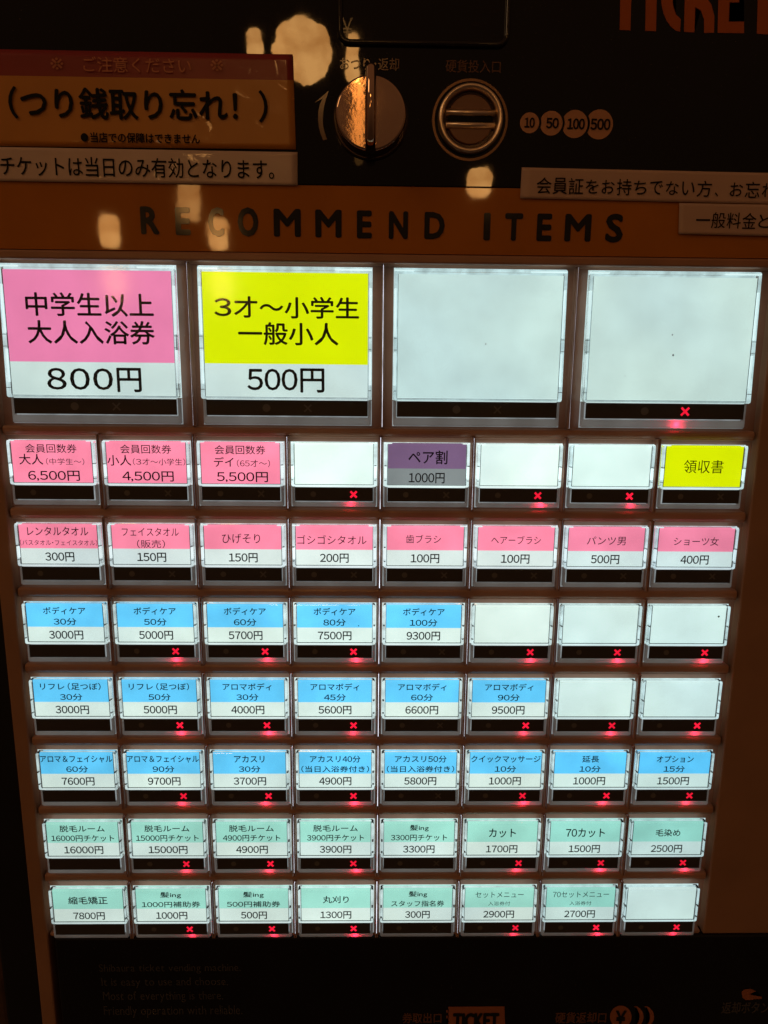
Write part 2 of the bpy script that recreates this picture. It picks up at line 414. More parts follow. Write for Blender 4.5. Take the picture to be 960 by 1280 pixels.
# ---------------------------------------------------------------- buttons
def make_cover(x0, x1, y0, y1, rim, dfront, tilt, bev, name):
    """clear cap: a lid with a thick front and walls reaching back round the card"""
    bm = bmesh.new()
    def ring(i, d, r=0.02, tl=0.0): return [(x, y, d + tl * (y1 - y)) for x, y in rrect(x0 + i, x1 - i, y0 + i, y1 - i, max(r - i, .004), 2)]
    s = bev * .3
    loft(bm, [ring(rim, -0.004, .01), ring(rim, -0.055, .01), ring(0, -0.055), ring(0, dfront - bev, tl=tilt), ring(s, dfront - s, tl=tilt), ring(bev, dfront, tl=tilt)])
    return finish(bm, name)
def make_lip(x0, x1, yb, yt, side, low, name):
    """frosted U round the indicator strip, a hollow light guide open at the back"""
    bm = bmesh.new(); r = .014
    def U_(i, d):
        return [(x0 + i, yt - i * .2, d), (x0 + i, yb + r + i, d), (x0 + r + i, yb + i, d), (x1 - r - i, yb + i, d), (x1 - i, yb + r + i, d), (x1 - i, yt - i * .2, d),
                (x1 - side + i, yt - i * .2, d), (x1 - side + i, yb + low - i, d), (x0 + side - i, yb + low - i, d), (x0 + side - i, yt - i * .2, d)]
    loft(bm, [U_(0, -.06), U_(0, -.030), U_(.003, -.020), U_(.009, -.014)], cap0=False)
    bmesh.ops.triangulate(bm, faces=[f for f in bm.faces if len(f.verts) > 4])
    return finish(bm, name)
def make_x(s, t, name):
    bm = bmesh.new()
    for a in (45, -45):
        c, q = math.cos(math.radians(a)), math.sin(math.radians(a))
        pts = [(-s, -t), (s, -t), (s, t), (-s, t)]
        dz = 0.0 if a > 0 else 0.0006
        bm.faces.new([bm.verts.new(L(c * x - q * y, q * x + c * y, dz)) for x, y in pts])
    return finish_flat(bm, name)
def disc(r, name, n=20, ry=None):
    return poly_flat([[(r * math.cos(2 * math.pi * k / n), (ry or r) * math.sin(2 * math.pi * k / n)) for k in range(n)]], 0, name)
def ring_line(x0, x1, y0, y1, t, name, top=True):
    bm = bmesh.new()
    bars = [(x0, x0 + t, y0, y1), (x1 - t, x1, y0, y1), (x0 + t, x1 - t, y0, y0 + t)]
    if top: bars.append((x0 + t, x1 - t, y1 - t, y1))
    for a, b, c, e in bars: block(bm, a, b, c, e, -0.002, 0.006, 0.001, 0.001, 1)
    return finish(bm, name)

S = {}   # shared meshes of the small buttons
cardT, cardB = 0.473, 0.030
S['cover'] = make_cover(-0.036, SW + 0.036, 0.006, 0.481, 0.026, 0.018, -0.012, 0.008, 'clear_cover')
S['lip'] = make_lip(-0.034, SW + 0.034, -SH - 0.062, 0.002, 0.030, 0.048, 'frosted_lip')
S['back'] = sheet(-0.045, SW + 0.045, 0.006, 0.484, -0.060, 'backlight')
S['edge'] = sheet(-0.045, SW + 0.045, -SH - 0.068, 0.000, -0.066, 'edge_light')
S['strip'] = sheet(0, SW, -SH + .003, -0.003, 0.0, 'indicator_strip')
S['ridge'] = finish((lambda b: (block(b, 0.004, SW - .004, 0.0, 0.022, -0.01, 0.008, 0.004, 0.006), b)[1])(bmesh.new()), 'card_ledge')
S['circle'] = disc(0.031, 'ring_mark'); S['x'] = make_x(0.044, 0.0085, 'cross_mark'); S['xl'] = make_x(0.047, 0.0115, 'cross_light')
S['line'] = ring_line(-0.004, SW + .004, cardB - .006, cardT, 0.005, 'card_holder', top=False)
bm = bmesh.new()
for x0 in (-0.036, SW + 0.010):
    block(bm, x0 + .002, x0 + .022, 0.235, 0.241, -0.03, 0.030, 0.001, 0.001, 1)
    block(bm, x0 + .002, x0 + .022, 0.075, 0.080, -0.03, 0.018, 0.001, 0.001, 1)
S['notch'] = finish(bm, 'clip_notch')
bm = bmesh.new()
for x0, x1 in ((-0.033, .045), (SW - .045, SW + .033)): block(bm, x0, x1, 0.472, 0.479, -0.03, 0.010, 0.003, 0.003, 1)
for x0, x1 in ((-0.030, -.010), (SW + .010, SW + .030)): block(bm, x0, x1, 0.10, 0.225, -0.03, 0.006, 0.004, 0.004, 1)
S['clip'] = finish(bm, 'corner_clip')
G = {}
gT, gB = 1.283, 0.030
G['cover'] = make_cover(-0.040, BW + 0.036, 0.006, 1.342, 0.034, 0.014, 0.035, 0.014, 'large_clear_cover')
G['lip'] = make_lip(-0.038, BW + 0.034, -BH - 0.095, 0.004, 0.032, 0.085, 'large_frosted_lip')
G['back'] = sheet(-0.046, BW + 0.042, 0.008, 1.350, -0.062, 'large_backlight')
G['edge'] = sheet(-0.046, BW + 0.042, -BH - .100, 0.000, -0.066, 'large_edge_light')
G['strip'] = sheet(0, BW, -BH + .003, -0.003, 0.0, 'large_indicator_strip')
G['ridge'] = finish((lambda b: (block(b, 0.004, BW - .004, 0.0, 0.020, -0.01, 0.008, 0.004, 0.006), b)[1])(bmesh.new()), 'large_card_ledge')
G['circle'] = disc(0.042, 'large_ring_mark'); G['x'] = make_x(0.054, 0.0085, 'large_cross_mark'); G['xl'] = make_x(0.058, 0.012, 'large_cross_light')
G['line'] = ring_line(-0.004, BW + .004, gB - .006, gT, 0.004, 'large_card_holder', top=False)
bm = bmesh.new()
for x0 in (-0.038, BW + 0.006):
    for y in (.10, .52, .64): block(bm, x0, x0 + .028, y, y + .006, -0.03, 0.018, 0.001, 0.001, 1)
G['notch'] = finish(bm, 'large_clip_notch')
bm = bmesh.new()
for x0 in (-0.030, BW + 0.010):
    for y0, y1 in ((.16, .50), (.66, 1.14)): block(bm, x0, x0 + .014, y0, y1, -0.03, 0.012, 0.004, 0.004, 1)
for x0, x1 in ((-0.034, .16), (BW - .34, BW + .030)): block(bm, x0, x1, 1.312, 1.324, -0.03, 0.012, 0.004, 0.004, 1)
G['clip'] = finish(bm, 'large_corner_clip')

def card_mesh(w, y0, y1, split):
    """price card: upper coloured band (slot 0), lower plain band (slot 1)"""
    bm = bmesh.new()
    ys = y1 - (y1 - y0) * split
    regs = [(ys, y1, 0)] + ([(y0, ys, 1)] if split < 1 else [])
    for a, b, mi in regs:
        f = bm.faces.new([bm.verts.new(L(*v, 0.002)) for v in ((0.002, a), (w - .002, a), (w - .002, b), (.002, b))]); f.material_index = mi
    return finish_flat(bm, 'price_card')
_cards = {}
def card(kind, big):
    k = (kind, big)
    if k not in _cards:
        split = 1.0 if kind in ('blank', 'allpink', 'allyellow') else (0.729 if big else {'purple': .60}.get(kind, .605))
        me = card_mesh(BW if big else SW, gB if big else cardB, gT if big else cardT, split)
        top = {'blank': 'white_gray', 'allpink': 'c_pink', 'allyellow': 'c_yellow', 'pink': 'c_pink_big' if big else 'c_pink',
               'yellow': 'c_yellow_big', 'blue': 'c_blue', 'mint': 'c_mint', 'purple': 'c_purple'}[kind]
        me.materials.append(M[top]); me.materials.append(M['c_grey' if kind == 'purple' else 'white_gray'])
        _cards[k] = me
    return _cards[k]

def make_button(x, y, big, kind, lines, lit, label, tint, ink='ink', circle=True, cross=True, specks=()):
    g = G if big else S; w = BW if big else SW; T, B = (gT, gB) if big else (cardT, cardB)
    dark = 1.0
    o = part('selection_button', g['lip'], M['lip'], (x, y, 0)); o['label'] = label
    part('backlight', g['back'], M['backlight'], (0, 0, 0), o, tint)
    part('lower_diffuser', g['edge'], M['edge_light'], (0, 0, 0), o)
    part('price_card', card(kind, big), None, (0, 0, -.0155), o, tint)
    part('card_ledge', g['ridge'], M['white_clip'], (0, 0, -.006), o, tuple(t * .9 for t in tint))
    part('card_holder', g['line'], M['dark_line'], (0, 0, -.0155), o)
    if big or y > -1.5: tag(part('corner_clip', g['clip'], M['white_clip'], (0, 0, 0), o, tuple(t * 1.1 for t in tint)), kind='stuff')
    tag(part('clip_notch', g['notch'], M['notch'], (0, 0, 0), o), kind='stuff')
    st = part('indicator_strip', g['strip'], M['smoke'], (0, 0, 0), o)
    h = BH if big else SH
    fc, fx = (0.372, 0.628) if big else (0.235, 0.755)
    if circle: part('ring_mark', g['circle'], M['mark'], (fc * w, -h / 2, 0.003), o)
    if lit:
        part('cross_light', g['xl'], M['red_led'], (fx * w + random.uniform(-.004, .004), -h / 2, 0.004), o, (random.uniform(.72, 1.1),) * 3)
        led = bpy.data.lights.new('red_led', 'POINT'); led.color = (1.0, 0.02, 0.07); led.energy = (0.00060 if not big else 0.0008) * random.uniform(.6, 1.3)
        led.shadow_soft_size = 0.0006
        lo = bpy.data.objects.new('red_led_glow', led); COL.objects.link(lo); lo.parent = o
        lo.location = L(fx * w + random.uniform(-.03, .05) - (.01 if not big else .05), -h - (.035 if not big else .055), -0.050)
    elif cross: part('cross_mark', g['x'], M['mark'], (fx * w, -h / 2, 0.003), o)
    if lines:
        out = []
        for s, cx, cy, lw, lh, off in lines:
            out.append((s, cx * w, T - (T - B) * cy, lw * w, (T - B) * lh, off))
        part('lettering', text_mesh(out, 0.006), M[ink], (0, 0, -.0155), o)
    part('clear_cover', g['cover'], M['glass_big' if big else 'glass'], (0, 0, 0), o)
    for sx_, sy_, sr_ in specks:
        part('dust_speck', disc(sr_, 'dust_speck', 7), M['ink'], (sx_ * w, T - (T - B) * sy_, -.009), o)
    return o

def price(s, wd=None, cx=.5, cy=.82, h=.24, off=0.015):
    wd = wd or {4: .375, 5: .45, 6: .55}[len(s)]
    return (s, cx, cy, wd, h, off)
def two(a, wa, b, wb, pr, wp=None, hb=.19):
    return [(a, .5, .175, wa, .20, .013), (b, .5, .465, wb, hb, .013), price(pr, wp)]
def one(a, wa, pr, ha=.23, wp=None): return [(a, .5, .33, wa, ha, .013), price(pr, wp)]

ROWS = [
 [('allpink', [('会員回数券', .5, .175, .64, .215, .004), ('大人', .24, .44, .30, .26, .008), ('（中学生～）', .665, .49, .48, .16, 0), ('6,500円', .51, .84, .65, .26, .01)], 0),
  ('allpink', [('会員回数券', .5, .175, .64, .215, .004), ('小人', .16, .45, .30, .26, .008), ('（３才～小学生）', .66, .48, .66, .17, 0), ('4,500円', .51, .84, .65, .26, .01)], 0),
  ('allpink', [('会員回数券', .5, .175, .64, .215, .004), ('デイ', .29, .47, .25, .24, .008), ('（65才～）', .665, .50, .42, .18, 0), ('5,500円', .52, .84, .65, .26, .01)], 0),
  ('blank', None, 1),
  ('purple', [('ペア割', .51, .32, .50, .34, .012), ('1000円', .5, .83, .46, .26, .012)], 0),
  ('blank', None, 1), ('blank', None, 1),
  ('allyellow', [('領収書', .5, .50, .51, .33, .0)], 0)],
 [('pink', [('レンタルタオル', .5, .17, .78, .22, .004), ('（バスタオル・フェイスタオル）', .5, .46, .99, .15, .0), price('300円')], 0),
  ('pink', [('フェイスタオル', .5, .175, .73, .21, 0), ('（販売）', .5, .48, .36, .21, 0), price('150円')], 0),
  ('pink', [('ひげそり', .48, .33, .49, .25, 0), price('150円')], 0),
  ('pink', [('ゴシゴシタオル', .47, .35, .90, .23, 0), price('200円')], 0),
  ('pink', [('歯ブラシ', .475, .32, .455, .22, 0), price('100円')], 0),
  ('pink', [('ヘアーブラシ', .5, .33, .65, .21, 0), price('100円')], 0),
  ('pink', [('パンツ男', .5, .34, .51, .22, 0), price('500円')], 0),
  ('pink', [('ショーツ女', .5, .34, .59, .22, 0), price('400円')], 0)],
 [('blue', two('ボディケア', .555, '30分', .30, '3000円'), 0),
  ('blue', two('ボディケア', .555, '50分', .30, '5000円'), 1),
  ('blue', two('ボディケア', .555, '60分', .30, '5700円'), 1),
  ('blue', two('ボディケア', .555, '80分', .30, '7500円'), 1),
  ('blue', two('ボディケア', .555, '100分', .37, '9300円'), 0),
  ('blank', None, 1), ('blank', None, 1), ('blank', None, 1)],
 [('blue', two('リフレ（足つぼ）', .81, '30分', .30, '3000円'), 0),
  ('blue', two('リフレ（足つぼ）', .81, '50分', .30, '5000円'), 1),
  ('blue', two('アロマボディ', .66, '30分', .30, '4000円'), 1),
  ('blue', two('アロマボディ', .66, '45分', .30, '5600円'), 1),
  ('blue', two('アロマボディ', .66, '60分', .30, '6600円'), 0),
  ('blue', two('アロマボディ', .66, '90分', .30, '9500円'), 1),
  ('blank', None, 1), ('blank', None, 1)],
 [('blue', two('アロマ＆フェイシャル', .985, '60分', .30, '7600円'), 0),
  ('blue', two('アロマ＆フェイシャル', .985, '90分', .30, '9700円'), 1),
  ('blue', two('アカスリ', .42, '30分', .30, '3700円'), 1),
  ('blue', two('アカスリ40分', .70, '（当日入浴券付き）', .94, '4900円'), 1),
  ('blue', two('アカスリ50分', .72, '（当日入浴券付き）', .94, '5800円'), 0),
  ('blue', two('クイックマッサージ', .97, '10分', .30, '1000円'), 1),
  ('blue', two('延長', .24, '10分', .30, '1000円'), 1),
  ('blue', two('オプション', .52, '15分', .30, '1500円'), 1)],
 [('mint', two('脱毛ルーム', .63, '16000円チケット', .88, '16000円', .55), 0),
  ('mint', two('脱毛ルーム', .63, '15000円チケット', .88, '15000円', .55), 1),
  ('mint', two('脱毛ルーム', .63, '4900円チケット', .81, '4900円'), 1),
  ('mint', two('脱毛ルーム', .63, '3900円チケット', .81, '3900円'), 1),
  ('mint', two('髪ing', .27, '3300円チケット', .80, '3300円'), 0),
  ('mint', one('カット', .385, '1700円', .27), 1),
  ('mint', one('70カット', .56, '1500円', .27), 1),
  ('mint', one('毛染め', .355, '2500円', .22), 1)],
 [('mint', one('縮毛矯正', .56, '7800円', .24), 0),
  ('mint', two('髪ing', .30, '1000円補助券', .84, '1000円'), 1),
  ('mint', two('髪ing', .30, '500円補助券', .77, '500円', .375), 1),
  ('mint', one('丸刈り', .375, '1300円', .23), 1),
  ('mint', two('髪ing', .27, 'スタッフ指名券', .77, '300円', .36), 0),
  ('mint', [('セットメニュー', .5, .20, .70, .19, 0), ('入浴券付', .5, .475, .32, .13, 0), price('2900円')], 1),
  ('mint', [('70セットメニュー', .5, .20, .82, .19, 0), ('入浴券付', .5, .475, .32, .13, 0), price('2700円')], 1),
  ('blank', None, 1)]]
RN = ['second', 'third', 'fourth', 'fifth', 'sixth', 'seventh', 'bottom']
CN = ['first', 'second', 'third', 'fourth', 'fifth', 'sixth', 'seventh', 'last']
KN = {'allpink': 'pink', 'pink': 'pink and white', 'blue': 'blue and white', 'mint': 'mint green and white', 'purple': 'purple and grey',
      'allyellow': 'yellow', 'blank': 'blank white'}
BIGS = [('pink', [('中学生以上', .505, .27, .765, .19, .016), ('大人入浴券', .505, .49, .765, .19, .016), ('８００円', .505, .872, .575, .20, .014)], 0,
         'large pink and white button reading 中学生以上 大人入浴券 800円'),
        ('yellow', [('３才～小学生', .507, .275, .875, .175, .016), ('一般小人', .515, .485, .61, .185, .016), ('500円', .495, .862, .475, .20, .014)], 0,
         'large yellow and white button reading ３才～小学生 一般小人 500円'),
        ('blank', None, 0, 'large blank white button with no cross lit'),
        ('blank', None, 1, 'large blank white button with a red cross lit')]
TB = [(1, 1, 1), (1, 1, 1), (.93, .99, .99), (.93, .98, .97)]
for c, (k, ln, lit, lb) in enumerate(BIGS):
    make_button(BX0 + BP * c, BY0, True, k, ln, lit, lb, TB[c], specks=[(), (), [(.54, .55, .006)], [(.505, .46, .007), (.52, .625, .010), (.23, .8, .004)]][c])
for r, row in enumerate(ROWS):
    for c, (k, ln, lit) in enumerate(row):
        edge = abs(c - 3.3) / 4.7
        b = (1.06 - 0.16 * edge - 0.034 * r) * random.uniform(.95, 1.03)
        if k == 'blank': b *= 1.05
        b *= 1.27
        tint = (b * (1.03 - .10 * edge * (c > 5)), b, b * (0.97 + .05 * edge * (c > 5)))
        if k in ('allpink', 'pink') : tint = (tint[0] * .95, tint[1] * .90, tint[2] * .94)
        txt = ' '.join(l[0] for l in ln) if ln else ''
        lb = (KN[k] + ' button ' + ('reading ' + txt + ' ' if txt else '') + CN[c] + ' in the ' + RN[r] + ' row' + (', red cross lit' if lit else ''))
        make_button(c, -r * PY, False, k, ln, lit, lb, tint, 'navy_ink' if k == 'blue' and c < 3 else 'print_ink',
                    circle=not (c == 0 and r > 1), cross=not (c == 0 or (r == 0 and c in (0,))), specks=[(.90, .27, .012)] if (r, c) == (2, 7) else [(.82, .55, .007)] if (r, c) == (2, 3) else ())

# ---------------------------------------------------------------- upper panel prints
DP = 0.004
hd = [('R', 175.5, 199, 258, 293), ('E', 219, 238, 259, 294), ('C', 260, 280, 259, 296), ('O', 297, 323, 259, 296), ('M', 342, 376, 261, 296),
      ('M', 394, 427, 262, 297), ('E', 446, 465, 263, 298), ('N', 486, 510, 264, 299), ('D', 530.5, 556, 265, 299),
      ('I', 604.5, 613, 266, 300.5), ('T', 631, 653.5, 266.5, 301), ('E', 671, 690, 267, 301.5), ('M', 706, 739, 267.5, 302), ('S', 757, 779, 267, 303.5)]
part('header_lettering', text_mesh(text_px([(s, a, b, c, e, .032) for s, a, b, c, e in hd], DP), DP), M['header_ink'])
part('coin_slot_caption', text_mesh(text_px([('硬貨投入口', 557, 626, 75, 91, .008)], DP), DP), M['dim_tan'])
part('return_caption', text_mesh(text_px([('おつり・返却', 425, 499, 72, 88, .008)], DP), DP), M['dim_tan'])
# coin denomination marks
x0c, _ = P(662, 154)
prev = None
for k, (px, py, rpx, s, tw, th) in enumerate([(662, 153.5, 12.0, '10', 13, 13), (689, 154, 14.2, '50', 16, 13.5), (718.5, 155, 16.2, '100', 22, 14), (749, 155.5, 17.2, '500', 25, 14.5)]):
    cx, cy = P(px, py, DP); rr = P(px + rpx, py, DP)[0] - cx
    n = 36; pts = []
    for i in range(n):
        a = 2 * math.pi * i / n; x, y = cx + rr * math.cos(a), cy + rr * math.sin(a)
        if prev:                                # the neighbour's dark outline bites into this disc
            qx, qy, qr = prev
            dx, dy = x - qx, y - qy; dist = math.hypot(dx, dy)
            if dist < qr: x, y = qx + dx / dist * qr, qy + dy / dist * qr
        pts.append((x - cx, y - cy))
    o = part('coin_mark', poly_flat([pts], 0, 'coin_mark'), M['coin_print'], (cx, cy, DP))
    part('lettering', text_mesh([(s, (.012 if prev else 0), 0, P(px + tw / 2, py, DP)[0] - P(px - tw / 2, py, DP)[0], P(px, py - th / 2, DP)[1] - P(px, py + th / 2, DP)[1], .03)], 0.003), M['hole'], (0, 0, 0), o)
    prev = (cx, cy, rr + 0.022)
# big TICKET letters running out of the top of the picture (stencil shapes)
def pxp(pts, d=DP): return [P(x, y, d) for x, y in pts]          # the sheet itself sits at its own depth
def arcpx(cx, cy, rx, ry, a0, a1, n=10):
    return [(cx + rx * math.cos(math.radians(a0 + (a1 - a0) * i / n)), cy + ry * math.sin(math.radians(a0 + (a1 - a0) * i / n))) for i in range(n + 1)]
TL = [[(762, -52), (803, -52), (803, -36), (790, -34), (788, 38), (774.5, 37.5), (776, -34), (762, -36)],
      [(808, -52), (822, -52), (820, 39), (806.5, 38.5)],
      [(850, -50), (850, -22)] + [(845, -24), (841, -10), (841, 6)] + [(845, 18), (851, 24)] + [(850, 40)] + arcpx(852, -6, 26, 46, 92, 268, 12),
      [(857, -50), (870, -50), (869, -14), (880, -50), (894, -50), (881, -5), (889, 5), (893, 20), (892.5, 41), (880, 41), (880, 24), (876, 13), (869, 9), (868, 40.5), (855, 40)],
      [(899, -50), (930, -50), (930, -36), (912, -36), (912, -12), (924, -12), (924, 3), (912, 3), (911, 27), (930, 27), (930, 41.5), (897, 41)],
      [(934, -50), (974, -50), (974, -34), (962, -34), (960, 43), (946, 42), (948, -34), (934, -36)]]
part('ticket_lettering', poly_flat([pxp(p) for p in TL], DP, 'ticket_lettering'), M['orange_print'])
# bill window: a dark glass pane in a thin bevelled bezel
xa, yb = P(422, 57); xb, _ = P(636, 60)
bm = bmesh.new()
def fr(i, d, r): return [(x, y, d) for x, y in rrect(xa + i, xb - i, yb + i, yb + 3.2 - i, r, 6)]
loft(bm, [fr(0, -.05, .11), fr(0, .03, .11), fr(.012, .045, .10), fr(.035, .045, .085), fr(.055, .012, .07), fr(.055, -.05, .07)], closed=True)
win = part('display_window', finish(bm, 'display_bezel', True), mat('bezel_black', (0.012, 0.010, 0.010), 0.10))
part('glass_pane', sheet(xa + .05, xb - .05, yb + .05, yb + 3.15, 0.010, 'glass_pane', r=.07), mat('dark_glass', (0.004, 0.0038, 0.0036), 0.03), (0, 0, 0), win)
for ln_ in [('￥', 427, 441, 22, 47, .0), ('つり銭のみ', 594, 625, 8, 18, 0), ('中止', 590, 610, 27, 36, 0), ('つり銭切れ', 590, 627, 43, 52, 0)]:
    part('lettering', text_mesh(text_px([ln_], .014), .014), M['faint_print'], (0, 0, 0), win)
# arc arrow beside the knob
ar = []
for i in range(15):
    a = 200 - i * 3.6 - 0
    ar.append((470 + 69 * math.cos(math.radians(a)), 142 - 56 * math.sin(math.radians(a))))
outer = [(403, 118), (399.5, 126), (397.5, 136), (397.5, 148), (399, 159), (401.5, 168), (404, 175.5)]
inner = [(409, 174.5), (406, 165), (404, 155), (403, 146), (403, 137), (404.5, 129), (406.5, 122)]
lo_ = [(403.5, 123), (400, 130), (398, 139), (397.5, 149), (398.5, 159), (401, 168), (404, 175.5)]
li_ = [(408, 122), (405.5, 131), (404, 140), (403.5, 149), (404, 158), (406, 166.5), (409, 174)]
part('arrow_print', poly_flat([pxp([lo_[k], li_[k], li_[k + 1], lo_[k + 1]]) for k in range(6)] + [pxp([(393, 128.5), (411, 113.5), (408, 122), (403.5, 123)])], DP, 'arrow_print'), M['dim_tan'])

# ---------------------------------------------------------------- change return knob
kx, ky = P(463.5, 142, 0.12); kr = (P(507, 140, .12)[0] - P(420, 140, .12)[0]) / 2
def circ(r, d, n=48, cut=0.0): return [(r * math.cos(2 * math.pi * i / n), r * math.sin(2 * math.pi * i / n), d) for i in range(n)]
bm = bmesh.new()
loft(bm, [circ(kr * 1.0, 0.0), circ(kr * 1.0, .07), circ(kr * 1.02, .09), circ(kr * 1.02, .12), circ(kr * .99, .14), circ(kr * .95, .148)], cap0=False)
kn = part('return_knob', finish(bm, 'knob', False), M['chrome'], (kx, ky, 0)); kn['label'] = 'round chrome change return knob with an upright grip'
for p in kn.data.polygons: p.use_smooth = len(p.vertices) < 10
bm = bmesh.new(); loft(bm, [circ(kr * 1.10, 0.002), circ(kr * 1.10, .02), circ(kr * 1.06, .03)], cap0=False)
part('collar', finish(bm, 'collar'), M['dark_metal'], (0, -.02, 0), kn)
gw = 0.052
bm = bmesh.new()
prof = [(-gw * 1.1, .14), (-gw * .95, .30), (-gw * .8, .40), (-gw * .45, .425), (0, .432), (gw * .45, .425), (gw * .8, .40), (gw * .95, .30), (gw * 1.1, .14)]
ys = [(-kr * 1.03, .35, .7), (-kr * 1.0, .85, .9), (-kr * .9, 1, 1), (kr * .9, 1, 1), (kr * 1.0, .9, .9), (kr * 1.05, .5, .7)]
loft(bm, [[(a * s2, y, .14 + (d - .14) * s1) for a, d in prof] for y, s1, s2 in ys])
gr = part('grip', finish(bm, 'grip'), M['chrome'], (0, 0, 0), kn)
for p in gr.data.polygons: p.use_smooth = True

# ---------------------------------------------------------------- coin slot
sxc, syc = P(588, 149, 0.03); rp = lambda px: (P(588 + px, 149, .03)[0] - sxc)
bm = bmesh.new(); loft(bm, [circ(rp(47.5), 0.001), circ(rp(47.5), .006), circ(rp(44.5), .006), circ(rp(44.5), .001)], closed=True)
cs = part('coin_slot', finish(bm, 'slot_ring'), M['brass_ring'], (sxc, syc, 0)); cs['label'] = 'round metal coin slot with a horizontal opening'
bm = bmesh.new(); loft(bm, [circ(rp(40.5), .0), circ(rp(40.5), .05), circ(rp(39.2), .075), circ(rp(37), .08), circ(rp(35), .07), circ(rp(32.5), .02), circ(rp(32), .0)], closed=True)
o = part('metal_ring', finish(bm, 'metal_ring', True), M['satin'], (0, 0, 0), cs)
bm = bmesh.new(); bm.faces.new([bm.verts.new(L(*v)) for v in circ(rp(33), .004)])
part('recess', finish_flat(bm, 'recess'), M['dark_metal'], (0, 0, 0), cs)
def dshape(sign):
    r = rp(28.5); y0 = rp(11.0); a0 = math.asin(y0 / r); n = 14
    pts = [(r * math.cos(a0 + (math.pi - 2 * a0) * i / n), sign * r * math.sin(a0 + (math.pi - 2 * a0) * i / n)) for i in range(n + 1)]
    bm = bmesh.new()
    def rg(s, d): return [(x * s, sign * y0 * 1.12 + (y - sign * y0 * 1.12) * s, d) for x, y in pts]
    loft(bm, [rg(1, .005), rg(1, .026), rg(.95, .032)])
    return finish(bm, 'slot_plate')
for s in (1, -1): part('slot_plate', dshape(s), M['copper'] if False else mat('brown_insert', (0.20, 0.085, 0.045), 0.35, bump=.05), (0, 0, 0), cs)
def cyl_bar(yc, h):
    bm = bmesh.new(); n = 8
    w = rp(30.5)
    loft(bm, [[(x, yc + h * math.cos(math.pi * i / n), .006 + .055 * math.sin(math.pi * i / n)) for i in range(n + 1)] for x in (-w, w)])
    return finish(bm, 'slot_rail', True)
for s in (1, -1): part('slot_rail', cyl_bar(s * rp(7.0), rp(4.4)), M['satin'], (0, 0, 0), cs)
bm = bmesh.new(); block(bm, -rp(28), rp(28), -rp(3.0), rp(3.0), .01, .040, .01, .002)
part('slot_opening', finish(bm, 'slot_opening'), M['hole'], (0, 0, 0), cs)

# ---------------------------------------------------------------- lower black panel
bm = bmesh.new(); block(bm, x_pan, x_right, y_end, y_bot - .002, -0.3, -0.02, 0.03, 0.02)
part('lower_panel', finish(bm, 'lower_panel'), M['black_plate'])
DL = -0.016
part('slogan_lettering', text_mesh(text_px([('Shibaura ticket vending machine.', 124, 301, 1205, 1217, .0), ('It is easy to use and choose.', 127, 285, 1222, 1235, .0),
     ('Most of everything is there.', 129, 279, 1239, 1253, .0), ('Friendly operation with reliable.', 130, 303, 1257, 1272, .0)], DL), DL), M['grey_print'])
part('outlet_caption', text_mesh(text_px([('券取出口', 503, 552, 1266, 1279, .02)], DL), DL), M['dim_tan'])
part('coin_return_caption', text_mesh(text_px([('硬貨返却口', 694, 758, 1265, 1279, .02)], DL), DL), M['dim_tan'])
part('button_caption', text_mesh(text_px([('返却ボタン', 902, 962, 1252, 1267, .02)], DL), DL), M['grey_print'])
edge = [(560, 1258.5)]
for i in range(6):
    y = 1259 + i * 7; edge += [(560, y), (561, y + 3.5), (558, y + 3.5), (558, y + 7)]
tk = part('ticket_badge', poly_flat([pxp(edge + [(632, 1301), (630.5, 1258)], DL)], DL, 'ticket_badge'), M['copper'])
part('lettering', text_mesh(text_px([('TICKET', 566, 624, 1266, 1286, .035)], DL + .004), DL + .004), M['hole'], (0, 0, 0), tk)
ck = None
for px, rr_ in ((776, 12.5), (791, 12.5), (804, 12.5)):
    full = px == 776
    pts = arcpx(px, 1271, 13.5, 14, 0, 350, 28) if full else arcpx(px, 1271, 13.5, 14, -75, 75, 14) + arcpx(px - 12 + 7, 1271, 13.5, 14.5, 62, -62, 14)
    o = part('coin_symbol', poly_flat([pxp(pts, DL)], DL, 'coin_symbol'), M['copper'])
    if full: part('lettering', text_mesh(text_px([('￥', 769, 783, 1263, 1280, .03)], DL + .004), DL + .004), M['hole'], (0, 0, 0), o)
hand = [(927, 1240), (930, 1237), (938, 1236), (945, 1239), (945, 1242), (938, 1242), (938, 1243.5), (952, 1246), (952, 1248.5), (942, 1249), (940, 1250), (932, 1250), (928, 1247)]
part('hand_symbol', poly_flat([pxp(hand, DL)], DL, 'hand_symbol'), M['copper'])

